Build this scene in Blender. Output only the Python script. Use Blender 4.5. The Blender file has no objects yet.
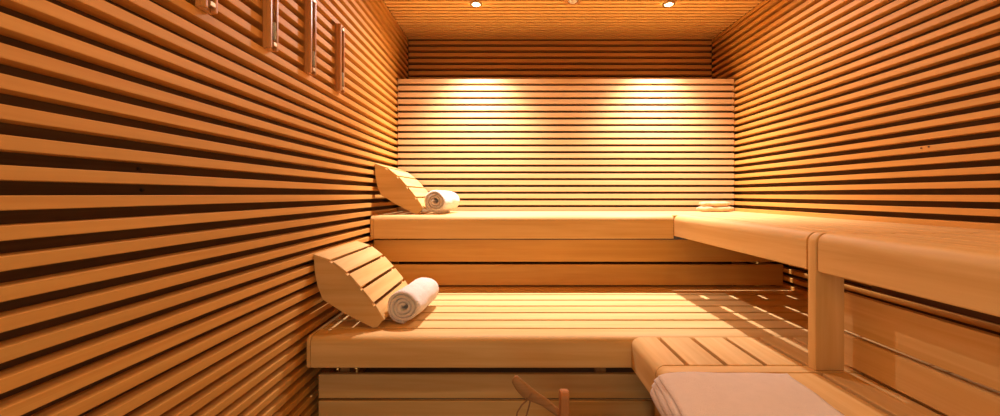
import bpy, bmesh, math, random
from mathutils import Vector, Matrix
random.seed(7)
S = bpy.context.scene
C = S.collection
EYE = 1.02           # camera height, metres

# ------------------------------------------------------------------ camera
cam_d = bpy.data.cameras.new('camera')
cam = bpy.data.objects.new('camera', cam_d); C.objects.link(cam)
cam.location = (0, 0, EYE); cam.rotation_euler = (math.pi/2, 0, 0)
cam_d.sensor_width = 36; cam_d.lens = 415/1000*36
cam_d.shift_x = -0.008; cam_d.shift_y = -0.0135
cam_d.clip_start = 0.01
S.camera = cam
# ------------------------------------------------------------------ world, exposure
w = bpy.data.worlds.new('world'); S.world = w; w.use_nodes = True
w.node_tree.nodes['Background'].inputs[0].default_value = (1.0, .8, .6, 1)
w.node_tree.nodes['Background'].inputs[1].default_value = 0.0
S.view_settings.view_transform = 'Standard'
S.view_settings.look = 'None'
S.view_settings.gamma = 1
S.view_settings.use_curve_mapping = False
S.view_settings.exposure = -0.08
S.cycles.max_bounces = 12; S.cycles.diffuse_bounces = 7; S.cycles.glossy_bounces = 4
S.cycles.use_denoising = True
S.cycles.sample_clamp_indirect = 6
LAMP_Y = 2.80; LAMP_X = (-0.216, 1.085)
BACK_W = 235; WIDE_W = 50; FRONT_W = 15; FILL_W = 12
LAMPCOL = (1.0, .86, .82); FRONTCOL = (1.0, .54, .13)

# ------------------------------------------------------------------ materials
def wood(name, base, dark, axis='X', rough=.5, grain=.5, across=45, var=.12, bump=.15):
    m = bpy.data.materials.new(name); m.use_nodes = True
    nt = m.node_tree; N = nt.nodes; L = nt.links
    b = N['Principled BSDF']
    tc = N.new('ShaderNodeTexCoord')
    mp = N.new('ShaderNodeMapping')
    sc = [across]*3; sc['XYZ'.index(axis)] = 1.1
    mp.inputs['Scale'].default_value = sc
    L.new(tc.outputs['Object'], mp.inputs[0])
    n1 = N.new('ShaderNodeTexNoise'); n1.inputs['Scale'].default_value = 1.0
    n1.inputs['Detail'].default_value = 5; n1.inputs['Roughness'].default_value = .6
    n1.inputs['Distortion'].default_value = .6
    L.new(mp.outputs[0], n1.inputs[0])
    cr = N.new('ShaderNodeValToRGB')
    cr.color_ramp.elements[0].position = .5 - .3*grain; cr.color_ramp.elements[0].color = (*dark, 1)
    cr.color_ramp.elements[1].position = .5 + .25; cr.color_ramp.elements[1].color = (*base, 1)
    L.new(n1.outputs[0], cr.inputs[0])
    mp2 = N.new('ShaderNodeMapping'); sc2 = [9]*3; sc2['XYZ'.index(axis)] = .35
    mp2.inputs['Scale'].default_value = sc2
    L.new(tc.outputs['Object'], mp2.inputs[0])
    n2 = N.new('ShaderNodeTexNoise'); n2.inputs['Scale'].default_value = 1.0; n2.inputs['Detail'].default_value = 2
    L.new(mp2.outputs[0], n2.inputs[0])
    mr = N.new('ShaderNodeMapRange'); mr.inputs[1].default_value = .3; mr.inputs[2].default_value = .7
    mr.inputs[3].default_value = 1-var; mr.inputs[4].default_value = 1+var*.5
    L.new(n2.outputs[0], mr.inputs[0])
    hv = N.new('ShaderNodeHueSaturation'); L.new(mr.outputs[0], hv.inputs['Value'])
    L.new(cr.outputs[0], hv.inputs['Color'])
    L.new(hv.outputs[0], b.inputs['Base Color'])
    b.inputs['Roughness'].default_value = rough
    b.inputs['Specular IOR Level'].default_value = .3
    bp = N.new('ShaderNodeBump'); bp.inputs['Strength'].default_value = bump; bp.inputs['Distance'].default_value = .002
    L.new(n1.outputs[0], bp.inputs['Height']); L.new(bp.outputs[0], b.inputs['Normal'])
    return m
def plain(name, col, rough=.5, metal=0, noise=.08):
    m = bpy.data.materials.new(name); m.use_nodes = True
    nt = m.node_tree; N = nt.nodes; L = nt.links; b = N['Principled BSDF']
    n = N.new('ShaderNodeTexNoise'); n.inputs['Scale'].default_value = 30
    tc = N.new('ShaderNodeTexCoord'); L.new(tc.outputs['Object'], n.inputs[0])
    mx = N.new('ShaderNodeMix'); mx.data_type = 'RGBA'
    mx.inputs['A'].default_value = (*[c*(1-noise) for c in col], 1)
    mx.inputs['B'].default_value = (*[min(1, c*(1+noise)) for c in col], 1)
    L.new(n.outputs[0], mx.inputs['Factor']); L.new(mx.outputs['Result'], b.inputs['Base Color'])
    b.inputs['Roughness'].default_value = rough; b.inputs['Metallic'].default_value = metal
    return m
def terry(name, col, scale=260, strength=.9):
    m = plain(name, col, .95, 0, .05)
    nt = m.node_tree; N = nt.nodes; L = nt.links; b = N['Principled BSDF']
    tc = N.new('ShaderNodeTexCoord'); v = N.new('ShaderNodeTexVoronoi'); v.inputs['Scale'].default_value = scale
    L.new(tc.outputs['Object'], v.inputs['Vector'])
    n = N.new('ShaderNodeTexNoise'); n.inputs['Scale'].default_value = 24; n.inputs['Detail'].default_value = 4
    L.new(tc.outputs['Object'], n.inputs[0])
    ad = N.new('ShaderNodeMath'); ad.operation = 'MULTIPLY_ADD'; ad.inputs[1].default_value = 3.0
    L.new(n.outputs[0], ad.inputs[0]); L.new(v.outputs[0], ad.inputs[2])
    bp = N.new('ShaderNodeBump'); bp.inputs['Strength'].default_value = strength; bp.inputs['Distance'].default_value = .003
    L.new(ad.outputs[0], bp.inputs['Height']); L.new(bp.outputs[0], b.inputs['Normal'])
    b.inputs['Sheen Weight'].default_value = .3
    return m
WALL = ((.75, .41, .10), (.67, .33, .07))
M = {}
M['wall_y'] = wood('slat wood along depth', *WALL, 'Y', .6, .5, 40, .1, .03)
M['wall_x'] = wood('slat wood along width', *WALL, 'X', .6, .5, 40, .1, 0)
M['ceil_x'] = wood('ceiling slat wood', (.90, .57, .19), (.87, .53, .17), 'X', .6, .3, 5, .03, 0)  # paler than the wall slats: missing bounce light put into the colour
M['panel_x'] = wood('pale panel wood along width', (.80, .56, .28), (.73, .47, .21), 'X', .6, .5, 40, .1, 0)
M['back_y'] = wood('dark backing felt', (.14, .085, .04), (.09, .052, .024), 'Y', .9)
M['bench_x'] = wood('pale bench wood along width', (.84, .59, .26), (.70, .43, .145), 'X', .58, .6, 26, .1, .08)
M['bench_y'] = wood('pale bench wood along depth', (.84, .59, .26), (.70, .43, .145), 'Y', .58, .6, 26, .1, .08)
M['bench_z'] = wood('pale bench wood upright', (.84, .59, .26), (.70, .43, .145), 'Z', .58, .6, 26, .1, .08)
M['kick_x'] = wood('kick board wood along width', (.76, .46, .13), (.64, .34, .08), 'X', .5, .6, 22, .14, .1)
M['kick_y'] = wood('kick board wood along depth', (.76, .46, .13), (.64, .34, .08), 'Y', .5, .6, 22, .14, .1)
M['kick_dark'] = wood('dark knot wood', (.22, .10, .04), (.12, .05, .02), 'Y', .7)
M['beam'] = wood('frame beam wood', (.55, .30, .11), (.42, .21, .07), 'Y', .6)
M['case'] = wood('reddish case wood', (.74, .38, .13), (.62, .29, .09), 'Z', .35, .5, 90)
M['ladle'] = wood('worn ladle wood', (.52, .29, .11), (.38, .18, .06), 'X', .5, .6, 60)
M['stave'] = wood('bucket stave wood', (.60, .28, .09), (.48, .19, .055), 'Z', .5, .6, 60)
M['towel'] = terry('white terry towel', (.86, .80, .74))
M['towel_flat'] = terry('flat cream towel', (.84, .74, .66), 420, .45)
M['cloth'] = terry('cream bath brush sisal', (.74, .53, .28), 200)
M['brass'] = plain('brushed metal', (.55, .42, .26), .5, 1)
M['steel'] = plain('steel screw', (.55, .50, .45), .35, 1)
M['dark'] = plain('dark slot', (.03, .02, .012), .7)
M['sand'] = plain('timer sand', (.75, .70, .60), .9)
M['cord'] = plain('leather cord', (.30, .15, .06), .7)
M['floor'] = plain('stone floor', (.16, .12, .09), .5)
def glass(name):
    m = bpy.data.materials.new(name); m.use_nodes = True
    b = m.node_tree.nodes['Principled BSDF']
    b.inputs['Base Color'].default_value = (.9, .95, .85, 1); b.inputs['Transmission Weight'].default_value = 1
    b.inputs['Roughness'].default_value = .05; b.inputs['IOR'].default_value = 1.3
    return m
M['glass'] = glass('clear glass')
def emit(name, col, s):
    m = bpy.data.materials.new(name); m.use_nodes = True
    b = m.node_tree.nodes['Principled BSDF']
    b.inputs['Base Color'].default_value = (1, 1, 1, 1)
    b.inputs['Emission Color'].default_value = (*col, 1); b.inputs['Emission Strength'].default_value = s
    return m
M['bulb'] = emit('lit lamp glass', (1, .85, .6), 60)

# ------------------------------------------------------------------ helpers
def bm_(): return bmesh.new()
def bx(bm, x0, x1, y0, y1, z0, z1, mat=0, bev=0):
    x0, x1 = min(x0, x1), max(x0, x1); y0, y1 = min(y0, y1), max(y0, y1); z0, z1 = min(z0, z1), max(z0, z1)
    t = bmesh.new()
    r = bmesh.ops.create_cube(t, size=1)
    for v in t.verts:
        v.co = ((x0+x1)/2+v.co.x*(x1-x0), (y0+y1)/2+v.co.y*(y1-y0), (z0+z1)/2+v.co.z*(z1-z0))
    if bev: bmesh.ops.bevel(t, geom=t.edges[:], offset=bev, segments=2, affect='EDGES', profile=.5)
    for f in t.faces: f.material_index = mat
    merge(bm, t); return bm
def merge(bm, t, mtx=None):
    if mtx is not None: bmesh.ops.transform(t, matrix=mtx, verts=t.verts)
    me = bpy.data.meshes.new('tmp'); t.to_mesh(me); t.free()
    bm.from_mesh(me); bpy.data.meshes.remove(me)
def prism(bm, pts, axis, a, b, mat=0, bev=0):
    """extrude closed 2-D outline pts along axis ('X': pts=(y,z); 'Y': pts=(x,z); 'Z': pts=(x,y)) from a to b"""
    t = bmesh.new()
    def P(p, q):
        return {'X': (q, p[0], p[1]), 'Y': (p[0], q, p[1]), 'Z': (p[0], p[1], q)}[axis]
    A = [t.verts.new(P(p, a)) for p in pts]; B = [t.verts.new(P(p, b)) for p in pts]
    n = len(pts)
    fa = t.faces.new(A); fb = t.faces.new(B[::-1])
    for i in range(n): t.faces.new((A[i], A[(i+1) % n], B[(i+1) % n], B[i]))
    bmesh.ops.recalc_face_normals(t, faces=t.faces[:])
    if bev:
        e = [x for x in list(fa.edges)+list(fb.edges)]
        bmesh.ops.bevel(t, geom=e, offset=bev, segments=2, affect='EDGES', profile=.5)
    for f in t.faces: f.material_index = mat
    merge(bm, t); return bm
def tube(bm, pts, r, seg=10, mat=0, caps=True):
    t = bmesh.new(); rings = []
    pts = [Vector(p) for p in pts]
    rr = r if isinstance(r, (list, tuple)) else [r]*len(pts)
    up = None
    for i, p in enumerate(pts):
        d = (pts[min(i+1, len(pts)-1)]-pts[max(i-1, 0)]).normalized()
        if up is None:
            up = Vector((0, 0, 1)) if abs(d.z) < .9 else Vector((1, 0, 0))
        s = d.cross(up).normalized(); up = s.cross(d).normalized()
        rings.append([t.verts.new(p+rr[i]*(math.cos(a)*s+math.sin(a)*up)) for a in [2*math.pi*k/seg for k in range(seg)]])
    for A, B in zip(rings, rings[1:]):
        for k in range(seg): t.faces.new((A[k], A[(k+1) % seg], B[(k+1) % seg], B[k]))
    if caps: t.faces.new(rings[0][::-1]); t.faces.new(rings[-1])
    bmesh.ops.recalc_face_normals(t, faces=t.faces[:])
    for f in t.faces: f.material_index = mat; f.smooth = True
    merge(bm, t); return bm
def lathe(bm, prof, c, seg=32, mat=0):
    """prof: (r,z) points, closed loop if first==last"""
    t = bmesh.new(); rings = []
    for r, z in prof:
        rings.append([t.verts.new((c[0]+r*math.cos(2*math.pi*k/seg), c[1]+r*math.sin(2*math.pi*k/seg), c[2]+z)) for k in range(seg)])
    for A, B in zip(rings, rings[1:]):
        for k in range(seg): t.faces.new((A[k], A[(k+1) % seg], B[(k+1) % seg], B[k]))
    bmesh.ops.remove_doubles(t, verts=t.verts, dist=1e-5)
    bmesh.ops.recalc_face_normals(t, faces=t.faces[:])
    for f in t.faces: f.material_index = mat; f.smooth = True
    merge(bm, t); return bm
def wloc(o):
    v = Vector((0, 0, 0))
    while o: v += o.location; o = o.parent
    return v
def obj(name, bm, mats, parent=None, loc=None, local=False, smooth=False):
    """ONE mesh object; geometry given in world space unless local=True"""
    org = wloc(parent) if parent else Vector(loc or (0, 0, 0))
    if not local: bmesh.ops.translate(bm, vec=-org, verts=bm.verts)
    me = bpy.data.meshes.new(name); bm.to_mesh(me); bm.free()
    for m in (mats if isinstance(mats, (list, tuple)) else [mats]): me.materials.append(m)
    if smooth:
        for p in me.polygons: p.use_smooth = True
    o = bpy.data.objects.new(name, me); C.objects.link(o)
    if parent: o.parent = parent
    elif loc: o.location = loc
    return o
def thing(name, label, cat, loc=(0, 0, 0), group=None, rz=0):
    o = bpy.data.objects.new(name, None); C.objects.link(o); o.empty_display_size = .05
    o.location = loc; o.rotation_euler.z = rz; o['label'] = label; o['category'] = cat
    if group: o['group'] = group
    return o
def tag(o, label, cat, group=None):
    o['label'] = label; o['category'] = cat
    if group: o['group'] = group
    return o
def struct(o): o['kind'] = 'structure'; return o
def dup(root, loc, label, rz=None):
    r = root.copy(); C.objects.link(r); r.location = loc; r['label'] = label
    if rz is not None: r.rotation_euler.z = rz
    for ch in list(root.children):
        c = ch.copy(); C.objects.link(c); c.parent = r
        for g in list(ch.children):
            d = g.copy(); C.objects.link(d); d.parent = c
    return r
H = lambda d: EYE - d      # height from distance below eye

# ------------------------------------------------------------------ room shell
XL, XR, YB, YF, ZC = -.828, 1.694, 3.45, -1.1, EYE+1.287
D = .042
def slat_wall_side(name, xf, sgn):
    bm = bm_()
    top0 = EYE-.0015
    k0 = int((top0)/.05)
    z = top0-.05*k0
    while z-.025 < ZC-.004:
        zt = min(z, ZC-.001)
        if zt-.025 > -.02:
            bx(bm, xf, xf+sgn*D, YF, YB, max(0, zt-.025), zt, 0, .0018)
        z += .05
    bx(bm, xf+sgn*D, xf+sgn*(D+.03), YF-.05, YB+.06, -.02, ZC+.06, 1)
    return bm
bm = slat_wall_side('wall_left', XL, -1)
for (y, z) in ((.976, H(-.060)), (.984, H(-.0107))):      # dark screw heads in the backing
    t = bmesh.new(); bmesh.ops.create_cone(t, cap_ends=True, segments=12, radius1=.0045, radius2=.003, depth=.006)
    for f in t.faces: f.material_index = 2
    merge(bm, t, Matrix.Translation((XL-D+.003, y, z)) @ Matrix.Rotation(math.pi/2, 4, 'Y'))
struct(obj('wall_left', bm, [M['wall_y'], M['back_y'], M['dark']]))
bm = slat_wall_side('wall_right', XR, 1)
for (y, z) in ((1.70, H(-.190)), (1.67, H(-.192)), (1.79, H(-.843))):       # small knots and a nail
    t = bmesh.new(); bmesh.ops.create_cone(t, cap_ends=True, segments=10, radius1=.0038, radius2=.003, depth=.003)
    for f in t.faces: f.material_index = 2
    merge(bm, t, Matrix.Translation((XR-.0008, y, z)) @ Matrix.Rotation(math.pi/2, 4, 'Y'))
struct(obj('wall_right', bm, [M['wall_y'], M['back_y'], M['kick_dark']]))
bm = bm_()
z = ZC-.008
while z > 0:
    bx(bm, XL, XR, YB, YB+D, max(z-.03, 0), z, 0, .0018); z -= .0505
bx(bm, XL-.06, XR+.06, YB+D, YB+D+.03, -.02, ZC+.06, 1)
struct(obj('wall_back', bm, [M['wall_x'], M['back_y']]))
bm = bm_()
z = ZC-.01
while z > 0:
    for (a, b) in ((XL, -.36), (.56, XR)) if z < 2.03 else ((XL, XR),):
        bx(bm, a, b, YF-D, YF, max(z-.03, 0), z, 0, .0018)
    z -= .0505
for (a, b, c, d) in ((XL-.06, -.36, -.02, ZC+.06), (.56, XR+.06, -.02, ZC+.06), (-.36, .56, 2.03, ZC+.06)):
    bx(bm, a, b, YF-D-.03, YF-D, c, d, 1)
struct(obj('wall_front', bm, [M['wall_x'], M['back_y']]))
bm = bm_()
for (a, b, c, d) in ((-.36, -.31, 0, 2.03), (.51, .56, 0, 2.03), (-.31, .51, 1.98, 2.03), (-.31, .51, 0, .02)):
    bx(bm, a, b, YF-.06, YF-.0, c, d)
fr = struct(obj('door_1', bm, M['bench_z']))  # unseen door, added to go with the front fill light
bm = bm_(); bx(bm, -.309, .509, YF-.035, YF-.027, .021, 1.979); obj('glass_pane', bm, M['glass'], fr)
bm = bm_(); tube(bm, [(.44, YF+.03, .85), (.44, YF+.03, 1.2)], .012); obj('door_handle', bm, M['case'], fr)
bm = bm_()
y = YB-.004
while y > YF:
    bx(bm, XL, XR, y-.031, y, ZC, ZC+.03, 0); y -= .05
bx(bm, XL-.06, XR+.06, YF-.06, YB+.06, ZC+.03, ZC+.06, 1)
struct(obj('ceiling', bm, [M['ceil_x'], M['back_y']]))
bm = bm_(); bx(bm, XL-.06, XR+.06, YF-.06, YB+.06, -.04, 0)
struct(obj('floor', bm, M['floor']))

# ------------------------------------------------------------------ tall slatted back rest on the upper bench
YP = 3.10
ZU = H(.124)          # upper bench top
ZL = H(.57)           # lower bench top
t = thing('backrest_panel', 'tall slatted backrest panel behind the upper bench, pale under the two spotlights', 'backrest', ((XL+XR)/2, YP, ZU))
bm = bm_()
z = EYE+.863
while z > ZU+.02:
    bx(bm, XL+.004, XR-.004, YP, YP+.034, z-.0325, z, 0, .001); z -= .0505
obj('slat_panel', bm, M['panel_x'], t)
for x in (XL+.008, .43, XR-.048):
    bm = bm_(); bx(bm, x, x+.04, YP+.0405, YP+.062, .0, EYE+.86)
    obj('batten', bm, M['beam'], t)
bm = bm_(); bx(bm, XL+.004, XR-.004, YP+.035, YP+.040, .0, EYE+.862)
obj('backing_board', bm, M['back_y'], t)

# ------------------------------------------------------------------ benches
def edge_profile(u0, u1, z0, z1, r=.036, side=-1, n=8):
    """board section, top corner on the u0 side rounded; side=-1 when u0<u1"""
    s = 1 if u1 > u0 else -1
    pts = [(u1, z0), (u1, z1)]
    for i in range(n+1):
        a = math.pi/2*i/n
        pts.append((u0+s*r-s*r*math.sin(a), z1-r+r*math.cos(a)))
    pts += [(u0, z0+.004), (u0+s*.004, z0)]
    return pts
def smooth_long(o, ang=30):
    me = o.data
    for p in me.polygons: p.use_smooth = True
    me.set_sharp_from_angle(angle=math.radians(ang))
    return o
FH = .125             # front board height
# upper back bench
YU = 2.49
t = thing('upper_bench', 'long upper bench across the back wall holding the upper headrest and towel', 'bench', ((XL+XR)/2, 2.8, 0), 'sauna benches')
XF = .995
bm = bm_(); prism(bm, edge_profile(YU, YU+.050, ZU-.142, ZU), 'X', XL+.022, XF-.001)
smooth_long(obj('front_board', bm, M['bench_x'], t))
bm = bm_()
bx(bm, XF+.001, XR-.003, YU, YU+.050, ZU-.028, ZU, 0, .003)
y = YU+.050+.020
gaps = []
for wd in (.118, .118, .118, .118):
    bx(bm, XL+.022, XR-.003, y, min(y+wd, 3.09), ZU-.028, ZU, 0, .003); y += wd+.014
obj('slat_seat', bm, M['bench_x'], t)
bm = bm_(); prism(bm, edge_profile(YU, 3.085, ZU-.142, ZU), 'X', XL+.003, XL+.02)
smooth_long(obj('end_board', bm, M['bench_y'], t))
for x in (-.6, .15, .866, 1.45):
    bm = bm_(); bx(bm, x-.045, x+.045, YU+.051, 3.07, ZU-.09, ZU-.0285)
    obj('cross_support', bm, M['beam'], t)
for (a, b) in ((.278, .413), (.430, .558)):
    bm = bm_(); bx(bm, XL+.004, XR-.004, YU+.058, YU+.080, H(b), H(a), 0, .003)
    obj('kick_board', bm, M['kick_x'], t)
# upper side bench, far module
t = thing('upper_bench', 'upper side bench joining the back bench along the right wall, behind the upright post', 'bench', (1.35, 1.95, 0), 'sauna benches')
YS = 1.386
bm = bm_(); prism(bm, edge_profile(XF, XF+.083, ZU-FH, ZU), 'Y', YS, YU-.002)
smooth_long(obj('front_board', bm, M['bench_y'], t))
bm = bm_(); x = XF+.083+.020
while x < XR-.03:
    bx(bm, x, min(x+.108, XR-.003), YS, YU-.002, ZU-.028, ZU, 0, .003); x += .123
obj('slat_seat', bm, M['bench_y'], t)
for (a, b) in ((2.447, 2.487), (2.28, 2.37), (1.40, 1.46)):
    bm = bm_(); bx(bm, XF+.084, XR-.004, a, b, ZU-.088, ZU-.0285)
    obj('cross_support', bm, M['beam'], t)
# upper side bench, near module with the rounded frame and upright post
t = thing('upper_bench', 'nearest upper bench at the right edge, with upright post and two kick boards below', 'bench', (1.35, .7, 0), 'sauna benches')
YN = 1.340
bm = bm_(); prism(bm, edge_profile(XF, XF+.105, ZU-FH, ZU, .034), 'Y', -.6, YN-.008)
smooth_long(obj('front_board', bm, M['bench_y'], t))
bm = bm_(); x = XF+.105+.014
while x < XR-.03:
    bx(bm, x, min(x+.111, XR-.003), -.6, YN-.008, ZU-.028, ZU, 0, .003); x += .125
obj('slat_seat', bm, M['bench_y'], t)
for (a, b) in ((1.24, 1.33), (.5, .59), (-.4, -.31)):
    bm = bm_(); bx(bm, XF+.157, XR-.004, a, b, ZU-.085, ZU-.0285)
    obj('cross_support', bm, M['beam'], t)
bm = bm_()
# upright + rounded corner + arm across the seat, one board
r = .034; pts = [(XR-.004, ZU-.06), (XR-.004, ZU+.0005)]
for i in range(9):
    a = math.pi/2*i/8; pts.append((XF-.002+r-r*math.sin(a), ZU+.0005-r+r*math.cos(a)))
pts += [(XF-.002, ZL+.001), (XF+.092, ZL+.001), (XF+.092, ZU-.06)]
prism(bm, pts, 'Y', YN, YS-.011, 0, .003)
smooth_long(obj('post_frame', bm, M['bench_z'], t))
XK = 1.115
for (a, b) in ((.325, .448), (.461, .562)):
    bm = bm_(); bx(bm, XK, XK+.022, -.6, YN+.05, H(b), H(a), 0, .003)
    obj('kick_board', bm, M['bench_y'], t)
bm = bm_(); bx(bm, XF+.108, XF+.155, -.6, YN-.01, ZU-.070, ZU-.0286)  # rail added to stop lamp light falling through the seat gap
obj('light_stop_rail', bm, M['beam'], t)
bm = bm_(); bx(bm, XK+.06, XK+.1, -.6, YN, H(.31), H(.27))
obj('bench_rail', bm, M['kick_dark'], t)
# lower bench
YL = 1.66
t = thing('lower_bench', 'long lower bench with the lower headrest and rolled towel on its slatted top', 'bench', (.4, 2.1, 0), 'sauna benches')
XLL = -.805
XS = .493
bm = bm_(); prism(bm, edge_profile(YL, YL+.100, ZL-FH, ZL, .028), 'X', XLL+.016, XR-.004)
smooth_long(obj('front_board', bm, M['bench_x'], t))
bm = bm_(); y = YL+.1+.016
while y < 2.60:
    bx(bm, XLL+.016, XR-.003, y, y+.101, ZL-.028, ZL, 0, .003); y += .119
obj('slat_seat', bm, M['bench_x'], t)
bm = bm_(); prism(bm, edge_profile(YL, 2.53, ZL-FH, ZL, .028), 'X', XLL, XLL+.014)
smooth_long(obj('end_board', bm, M['bench_y'], t))
for x in (-.42, .2, .85, 1.4):
    bm = bm_(); bx(bm, x-.035, x+.035, YL+.102, 2.6, ZL-.09, ZL-.0285)
    obj('cross_support', bm, M['beam'], t)
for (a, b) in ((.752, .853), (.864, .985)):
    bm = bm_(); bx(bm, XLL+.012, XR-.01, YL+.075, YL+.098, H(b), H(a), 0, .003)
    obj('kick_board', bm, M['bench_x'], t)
for x in (-.7, .4, 1.5):
    bm = bm_(); bx(bm, x-.02, x+.02, YL+.12, YL+.18, 0, ZL-.0905, 0, .003)
    obj('leg', bm, M['beam'], t)
# step bench in front of it
t = thing('step_bench', 'low side bench with rounded corner projecting forward on the right, folded towel on it', 'bench', (1.1, .9, 0), 'sauna benches')
YE0, YE1 = 1.332, 1.383
for (a, b) in ((YE1+.006, YL-.002), (-.6, YE0-.006)):
    bm = bm_(); prism(bm, edge_profile(XS, XS+.098, ZL-FH, ZL), 'Y', a, b)
    smooth_long(obj('front_board', bm, M['bench_y'], t))
bm = bm_()
for (y0, y1) in ((YE1+.006, YL-.002), (-.6, YE0-.006)):
    x = XS+.098+.017
    while x < 1.60:
        bx(bm, x, min(x+.115, XR-.004), y0, y1, ZL-.028, ZL, 0, .003); x += .132
obj('slat_seat', bm, M['bench_y'], t)
bm = bm_()
r = .03; pts = [(XR-.004, ZL-FH), (XR-.004, ZL)]
for i in range(9):
    a = math.pi/2*i/8; pts.append((XS-.001+r-r*math.sin(a), ZL-r+r*math.cos(a)))
pts += [(XS-.001, ZL-FH)]
prism(bm, pts, 'Y', YE0, YE1, 0, .003)
smooth_long(obj('end_board', bm, M['bench_x'], t))
for (a, b) in ((YL-.06, YL-.005), (1.24, 1.325), (.4, .48), (-.4, -.3)):
    bm = bm_(); bx(bm, XS+.1, XR-.004, a, b, ZL-.085, ZL-.0285)
    obj('cross_support', bm, M['beam'], t)
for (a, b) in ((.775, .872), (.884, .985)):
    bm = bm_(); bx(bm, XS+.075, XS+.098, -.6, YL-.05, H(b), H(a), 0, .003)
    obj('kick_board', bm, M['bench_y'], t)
for y in (-.5, .5, 1.45):
    bm = bm_(); bx(bm, XS+.12, XS+.16, y-.02, y+.02, 0, ZL-.0905, 0, .003)
    obj('leg', bm, M['beam'], t)

# ------------------------------------------------------------------ headrests
# side outline measured on the lower one: x from the bench contact tip, z above bench
HW = .50
sc_ = 1.77/415
def hp(px, py): return ((px-375.0)*sc_, max(.001, (328.2-py)*sc_))
prof_side = [hp(*p) for p in ((314.5, 256.5), (315.5, 272), (318.5, 287), (323.5, 299.5), (345.4, 313.5), (374.0, 328.2), (378.5, 327), (383.2, 320.5),
                              (378.5, 311.5), (370.0, 300.0), (360.0, 288.0), (349.0, 275.8), (338.5, 266.5), (326.5, 259.4))]
# top curve from low front to high back, for the slats
curve = [hp(*p) for p in ((383.2, 320.5), (378.5, 311.5), (370.0, 300.0), (360.0, 288.0), (349.0, 275.8), (338.5, 266.5), (326.5, 259.4), (314.5, 256.5))]
def make_headrest(loc, label):
    t = thing('headrest', label, 'headrest', loc, 'wooden headrests')
    for y0 in (0, HW-.028):
        bm = bm_(); prism(bm, prof_side, 'Y', y0, y0+.028, 0, .002)
        obj('side_panel', bm, M['bench_x'], t, local=True)
    bm = bm_()
    # arc length table
    L = [0]
    for a, b in zip(curve, curve[1:]): L.append(L[-1]+math.dist(a, b))
    def at(s):
        s = max(0, min(L[-1]-1e-6, s))
        for i in range(len(curve)-1):
            if s <= L[i+1]:
                f = (s-L[i])/(L[i+1]-L[i]); a, b = curve[i], curve[i+1]
                tx, tz = (b[0]-a[0])/(L[i+1]-L[i]), (b[1]-a[1])/(L[i+1]-L[i])
                return Vector((a[0]+f*(b[0]-a[0]), a[1]+f*(b[1]-a[1]))), Vector((tz, -tx))
    n = 5; gap = .014; wd = (L[-1]-(n-1)*gap)/n
    for i in range(n):
        s0 = i*(wd+gap); outer = []; inner = []
        for k in range(5):
            p, nn = at(s0+wd*k/4)
            if nn.x < 0 and nn.y < 0: nn = -nn
            outer.append(p+nn*.011); inner.append(p+nn*.0005)
        # straighten: each slat is flat
        a, b = outer[0], outer[-1]; c, d = inner[0], inner[-1]
        prism(bm, [tuple(a), tuple(b), tuple(d), tuple(c)], 'Y', -.004, HW+.004, 0, .002)
    obj('slat_surface', bm, M['bench_y'], t, local=True)
    for zz, xx in ((.20, -.19), (.06, -.05)):
        bm = bm_(); bx(bm, xx-.02, xx+.02, .029, HW-.029, zz-.012, zz+.012, 0, .002)
        obj('cross_rail', bm, M['beam'], t, local=True)
    return t
h = make_headrest((-.569, 1.765, ZL+.0005), 'slatted wooden headrest leaning on the wall on the lower bench')
dup(h, (-.567, 2.565, ZU+.0005), 'slatted wooden headrest leaning on the wall on the brightly lit upper bench')

# ------------------------------------------------------------------ rolled towels
def roll_bm(length, R, turns=4.2, seed=1, thick=.017):
    rnd = random.Random(seed)
    t = bmesh.new(); n = int(turns*28); th = thick
    r0 = R-th*turns*1.02
    r0 = max(r0, .008); pitch = (R-r0)/turns
    ph = rnd.random()*6
    def P(r, a, y):
        w = 1+.035*math.sin(a*2+ph)+.025*math.sin(3*a+y*14+ph)+.012*math.sin(5*a+y*33)
        return (r*w*math.cos(a), y, r*w*math.sin(a)*.97)
    ns = 26; rings = []
    for j in range(ns+1):
        f = j/ns; ring = []
        for i in range(n+1):
            a = 2*math.pi*turns*i/n - math.pi/2 - 2*math.pi*turns
            r = r0+pitch*turns*i/n
            # telescoped ends: layers sit at slightly different depth
            off = .006*math.sin(i*.21+ph)+.004*math.sin(i*.07)+.010*(i/n)
            y = f*length
            e = min(f, 1-f)*length
            y += (off if f < .5 else -off)*max(0, 1-e/.05)
            rnd2 = 1-.08*max(0, 1-e/.02)**2*(i/n)
            ro = (r+pitch*.475)*rnd2*(1+.012*math.sin(y*40+i*.3)); ri = (r-pitch*.47)
            q = max(0, 1-e/.008)
            ro -= pitch*.16*q; ri += pitch*.14*q
            ring.append((P(ro, a, y), P(ri, a, y)))
        rings.append(([t.verts.new(p[0]) for p in ring], [t.verts.new(p[1]) for p in ring]))
    for (oA, iA), (oB, iB) in zip(rings, rings[1:]):
        for i in range(n):
            t.faces.new((oA[i], oA[i+1], oB[i+1], oB[i])); t.faces.new((iA[i+1], iA[i], iB[i], iB[i+1]))
        t.faces.new((oA[n], iA[n], iB[n], oB[n])); t.faces.new((iA[0], oA[0], oB[0], iB[0]))
    for k in (0, -1):
        o, i_ = rings[k]
        for i in range(n):
            t.faces.new((o[i], i_[i], i_[i+1], o[i+1]) if k == 0 else (o[i+1], i_[i+1], i_[i], o[i]))
    bmesh.ops.recalc_face_normals(t, faces=t.faces[:])
    for f in t.faces: f.smooth = True
    zmin = min(v.co.z for v in t.verts)
    bmesh.ops.translate(t, verts=t.verts, vec=(0, 0, -zmin))
    return t
def place(o, loc, rz): o.location = loc; o.rotation_euler.z = rz; return o
o = obj('rolled_towel', roll_bm(.345, .074, 3.6, 3), M['towel'], local=True)
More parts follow.
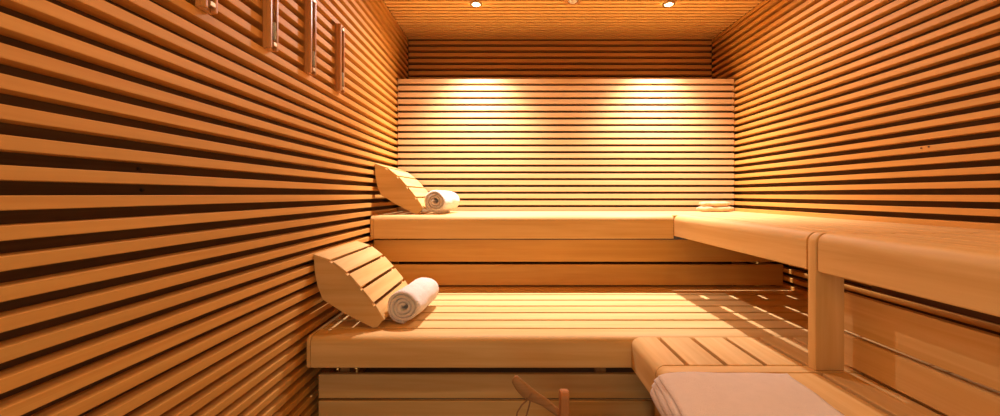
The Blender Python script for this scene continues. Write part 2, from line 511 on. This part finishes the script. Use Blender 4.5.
place(o, (-.457, 1.795, ZL+.0008), math.radians(-6))
tag(o, 'white rolled towel lying against the headrest on the lower bench', 'towel', 'rolled towels')
o = obj('rolled_towel', roll_bm(.34, .072, 3.4, 9), M['towel'], local=True)
place(o, (-.452, 2.56, ZU+.0008), math.radians(-9))
tag(o, 'white rolled towel beside the headrest on the upper bench', 'towel', 'rolled towels')

# folded towel on the near low bench
def folded_towel():
    bm = bm_()
    layers = [(0, .845, 0.000, .009), (0, .838, .0092, .0085), (0, .846, .0180, .008), (0, .842, .0264, .008)]
    for k, (xl, xr, zo, th) in enumerate(layers):
        t = bmesh.new(); nx, ny = 44, 30
        y1, y0 = 1.262-.004*k, .55
        rnd = random.Random(k)
        def path(s, off):
            # s = distance along towel from right edge; off = height above bench
            xs = XS-.008           # where the edge rounding starts
            d = (xr-xs)
            if s <= d: return xr-s, off
            a = (s-d)/(.05+off); rr = .05+off
            a = min(a, 1.35); rest = max(0, (s-d)-a*rr)
            return xs-rr*math.sin(a), off-rr*(1-math.cos(a))-rest*.98
        tot = (xr-(XS-.008))+(.075, .060, .047, .034)[k]
        top = []; bot = []
        for j in range(ny+1):
            y = y0+(y1-y0)*j/ny; rt = []; rb = []
            for i in range(nx+1):
                s = tot*i/nx
                e = min(i, nx-i)/nx*tot; ey = (y1-y)
                q = 1-max(0, 1-e/.007)**2*.7; q *= 1-max(0, 1-ey/.007)**2*.7
                wv = .0014*math.sin(s*31+k*2+y*9)+.0012*math.sin(y*37+k+s*12)
                m_ = zo+th*.5
                x_, z_ = path(s, m_+th*.5*q+wv*(k == 3)); rt.append(t.verts.new((x_+(y-1.25)*.1+.002*math.sin(y*30+k*2), y+.003*math.sin(s*18+k), ZL+.0015+z_)))
                x_, z_ = path(s, m_-th*.5*q); rb.append(t.verts.new((x_+(y-1.25)*.1+.002*math.sin(y*30+k*2), y+.003*math.sin(s*18+k), ZL+.0015+z_)))
            top.append(rt); bot.append(rb)
        for j in range(ny):
            for i in range(nx):
                t.faces.new((top[j][i], top[j][i+1], top[j+1][i+1], top[j+1][i]))
                t.faces.new((bot[j][i+1], bot[j][i], bot[j+1][i], bot[j+1][i+1]))
            t.faces.new((top[j][0], top[j+1][0], bot[j+1][0], bot[j][0]))
            t.faces.new((top[j+1][nx], top[j][nx], bot[j][nx], bot[j+1][nx]))
        for i in range(nx):
            t.faces.new((top[0][i+1], top[0][i], bot[0][i], bot[0][i+1]))
            t.faces.new((top[ny][i], top[ny][i+1], bot[ny][i+1], bot[ny][i]))
        bmesh.ops.recalc_face_normals(t, faces=t.faces[:])
        for f in t.faces: f.smooth = True
        merge(bm, t)
    return bm
o = obj('folded_towel', folded_towel(), M['towel_flat'], loc=(.65, .9, ZL+.001))
tag(o, 'cream folded towel laid flat over the edge of the near low bench', 'towel')

# small cream wash cloth bundle in the far corner
def bundle():
    bm = bm_()
    for (cx, cz, rx, ry, rz, sd) in ((0, .020, .118, .055, .0205, 1), (-.006, .056, .100, .048, .0175, 2)):
        t = bmesh.new(); bmesh.ops.create_uvsphere(t, u_segments=40, v_segments=20, radius=1)
        for v in t.verts:
            c = v.co.copy(); a = math.atan2(c.y, c.x)
            w = 1+.10*math.sin(5*a+sd)+.06*math.sin(9*a+sd*2)
            px = math.copysign(abs(c.x)**.7, c.x); pz = math.copysign(abs(c.z)**.6, c.z)
            v.co = (cx+px*rx*w, c.y*ry*w, max(.0005 if sd == 1 else .035, cz+pz*rz*(1+.12*math.sin(px*9+sd))))
        for f in t.faces: f.smooth = True
        merge(bm, t)
    return bm
o = obj('wash_cloth', bundle(), M['cloth'], local=True); o.location = (1.485, 2.97, ZU+.0008)
tag(o, 'small cream folded wash cloth in the far right corner of the upper bench', 'cloth')

# ------------------------------------------------------------------ wooden sand timers on the left wall
def make_timer(loc, label):
    t = thing('sand_timer', label, 'sand timer', loc, 'sand timers on the left wall')
    w_, d_, h_ = .052, .028, .325
    bm = bm_()
    # rounded upright case with a channel for the tube
    bx(bm, 0.001, d_*.5, 0, w_, 0, h_, 0, .003)
    bx(bm, d_*.45, d_, 0, .016, 0, h_, 0, .005)
    bx(bm, d_*.45, d_, w_-.012, w_, 0, h_, 0, .004)
    obj('case', bm, M['case'], t, local=True)
    bm = bm_()
    zc = h_/2; prof = [(.0001, -.13), (.008, -.128), (.009, -.06), (.0085, -.03), (.002, -.004), (.002, .004), (.0085, .03), (.009, .06), (.008, .128), (.0001, .13)]
    lathe(bm, [(r*.95, z) for r, z in prof], (d_*.5+.0095, .028, zc), 16)
    obj('glass_tube', bm, M['glass'], t, local=True)
    bm = bm_()
    lathe(bm, [(.0001, -.125), (.0075, -.125), (.0078, -.07), (.0001, -.066)], (d_*.5+.0095, .028, zc), 16)
    obj('sand', bm, M['sand'], t, local=True)
    for z0 in (.012, h_-.028):
        bm = bm_(); bx(bm, d_*.5, d_+.002, .018, w_-.013, z0, z0+.014, 0, .002)
        obj('clasp', bm, M['brass'], t, local=True)
    return t
zt = EYE+.496
tm = make_timer((XL, 1.397, zt), 'wooden sand timer on the left wall, second of the four from the left')
dup(tm, (XL, 1.095, zt), 'wooden sand timer on the left wall nearest the viewer, only its lower end showing')
dup(tm, (XL, 1.684, zt), 'wooden sand timer on the left wall, beside the one farthest from the viewer')
dup(tm, (XL, 1.985, zt), 'wooden sand timer on the left wall farthest from the viewer, seen whole')

# ------------------------------------------------------------------ ceiling lamps
def make_light(loc, label):
    t = thing('ceiling_light', label, 'ceiling light', loc, 'recessed ceiling spotlights')
    bm = bm_(); lathe(bm, [(.026, -.001), (.026, -.008), (.040, -.006), (.043, .0), (.026, -.001)], (0, 0, 0), 32)
    obj('ring', bm, M['brass'], t, local=True)
    bm = bm_(); lathe(bm, [(.0001, -.011), (.014, -.0095), (.0255, -.003), (.0255, 0), (.0001, 0)], (0, 0, 0), 32)
    obj('lamp_glass', bm, M['bulb'], t, local=True)
    return t
l0 = make_light((LAMP_X[0], LAMP_Y, ZC), 'bright recessed spotlight in the slatted ceiling, above the headrest side')
dup(l0, (LAMP_X[1], LAMP_Y, ZC), 'bright recessed spotlight in the slatted ceiling, nearer the right wall')
def spot(x, y, W, size=122, blend=.35, rad=.012, col=LAMPCOL, tilt=0):
    d = bpy.data.lights.new('spot', 'SPOT'); d.energy = W; d.color = col
    d.spot_size = math.radians(size); d.spot_blend = blend; d.shadow_soft_size = rad
    o = bpy.data.objects.new('spot_light', d); C.objects.link(o); o.location = (x, y, ZC-.026); o.rotation_euler.x = -math.radians(tilt)
    return o
for x in LAMP_X: spot(x, LAMP_Y, BACK_W, 90, 1.0); spot(x, LAMP_Y, WIDE_W, 150, .7, tilt=20)
for x in LAMP_X: spot(x, .55, FRONT_W, 150, .6, .05, FRONTCOL)  # unseen front pair added as warm fill, without fixtures
# added fill light behind the viewer, just inside the unseen door
d = bpy.data.lights.new('front_fill', 'AREA'); d.shape = 'RECTANGLE'; d.size = .8; d.size_y = 1.8
d.energy = FILL_W; d.color = (1, .86, .64)
o = bpy.data.objects.new('front_fill', d); C.objects.link(o); o.location = (.1, YF+.05, .95); o.rotation_euler = (math.pi/2, 0, 0)
# sensor dome between the lamps
t = thing('ceiling_sensor', 'small round sensor dome in the ceiling between the two spotlights', 'sensor', (.43, 2.745, ZC))
bm = bm_(); lathe(bm, [(.034, .0), (.060, .0), (.056, -.010), (.036, -.014), (.034, 0)], (0, 0, 0), 32)
obj('ring', bm, M['case'], t, local=True)
bm = bm_(); lathe(bm, [(.0001, -.022), (.016, -.019), (.028, -.011), (.0335, 0), (.0001, 0)], (0, 0, 0), 32)
obj('lens', bm, M['sand'], t, local=True)

# ------------------------------------------------------------------ bucket and ladle
bc = (.284, 1.25, 0)
t = thing('sauna_bucket', 'wooden sauna bucket in front of the lower bench, only its upright ear showing', 'bucket', bc)
bm = bm_()
lathe(bm, [(.0001, .02), (.100, .02), (.103, .03), (.112, .272), (.122, .272), (.112, 0), (.105, 0), (.104, .012), (.0001, .012)], (0, 0, 0.001), 40)
obj('body', bm, M['stave'], t, local=True)
for z in (.06, .21):
    bm = bm_(); r = .1125+.0365*z/1.0
    lathe(bm, [(r+.001, z), (r+.004, z), (r+.0045, z+.016), (r+.0015, z+.016), (r+.001, z)], (0, 0, 0.001), 40)
    obj('hoop', bm, M['brass'], t, local=True)
for s in (-1,):
    bm = bm_()
    pts = []
    for i in range(11):
        a = math.pi*i/10; pts.append((.022*math.cos(a), .413+.020*math.sin(a)))
    pts += [(-.024, .20), (.024, .20)]
    prism(bm, pts, 'X', s*.1285, s*.1285-.027*s, 0, .004)
    obj('ear', bm, M['stave'], t, local=True)
# ladle
A = Vector((.018, 1.296, EYE-.572)); 
t = thing('sauna_ladle', 'dark wooden ladle handle with a cord loop, leaning in the bucket', 'ladle', tuple(A))
dirv = Vector((.135, 0, -.108)).normalized()
nrm = Vector((-dirv.z, 0, dirv.x))
bm = bm_()
ctr = [(0, .008), (.006, .0145), (.03, .0185), (.06, .0205), (.085, .0185), (.12, .0145), (.17, .0115), (.26, .0105), (.34, .0105)]
rings = []
tb = bmesh.new()
for s, hw in ctr:
    c = dirv*s + nrm*(-.010*math.sin(min(1, s/.12)*math.pi))
    ring = []
    for k in range(14):
        a = 2*math.pi*k/14
        ring.append(tb.verts.new(c+nrm*hw*math.cos(a)+Vector((0, 1, 0))*(.007)*math.sin(a)))
    rings.append(ring)
for a_, b_ in zip(rings, rings[1:]):
    for k in range(14): tb.faces.new((a_[k], a_[(k+1) % 14], b_[(k+1) % 14], b_[k]))
tb.faces.new(rings[0][::-1]); tb.faces.new(rings[-1])
bmesh.ops.recalc_face_normals(tb, faces=tb.faces[:])
for f in tb.faces: f.smooth = True
merge(bm, tb)
obj('handle', bm, M['ladle'], t, local=True)
e = dirv*.36
bm = bm_(); lathe(bm, [(.0001, -.035), (.02, -.031), (.034, -.015), (.038, .004), (.035, .004), (.031, -.013), (.018, -.026), (.0001, -.029)], (e.x+.005, e.y-.03, e.z+.0), 24)
obj('bowl', bm, M['ladle'], t, local=True)
bm = bm_()
p0 = dirv*.072+nrm*-.018
tube(bm, [p0+Vector(v) for v in ((0.01, -.006, .012), (-.002, -.008, -.006), (-.02, -.008, -.022), (-.034, -.006, -.046), (-.038, -.004, -.075), (-.030, 0, -.10), (-.012, .004, -.085), (.004, .007, -.03), (.012, .008, .01))], .0024, 8)
obj('cord_loop', bm, M['cord'], t, local=True)
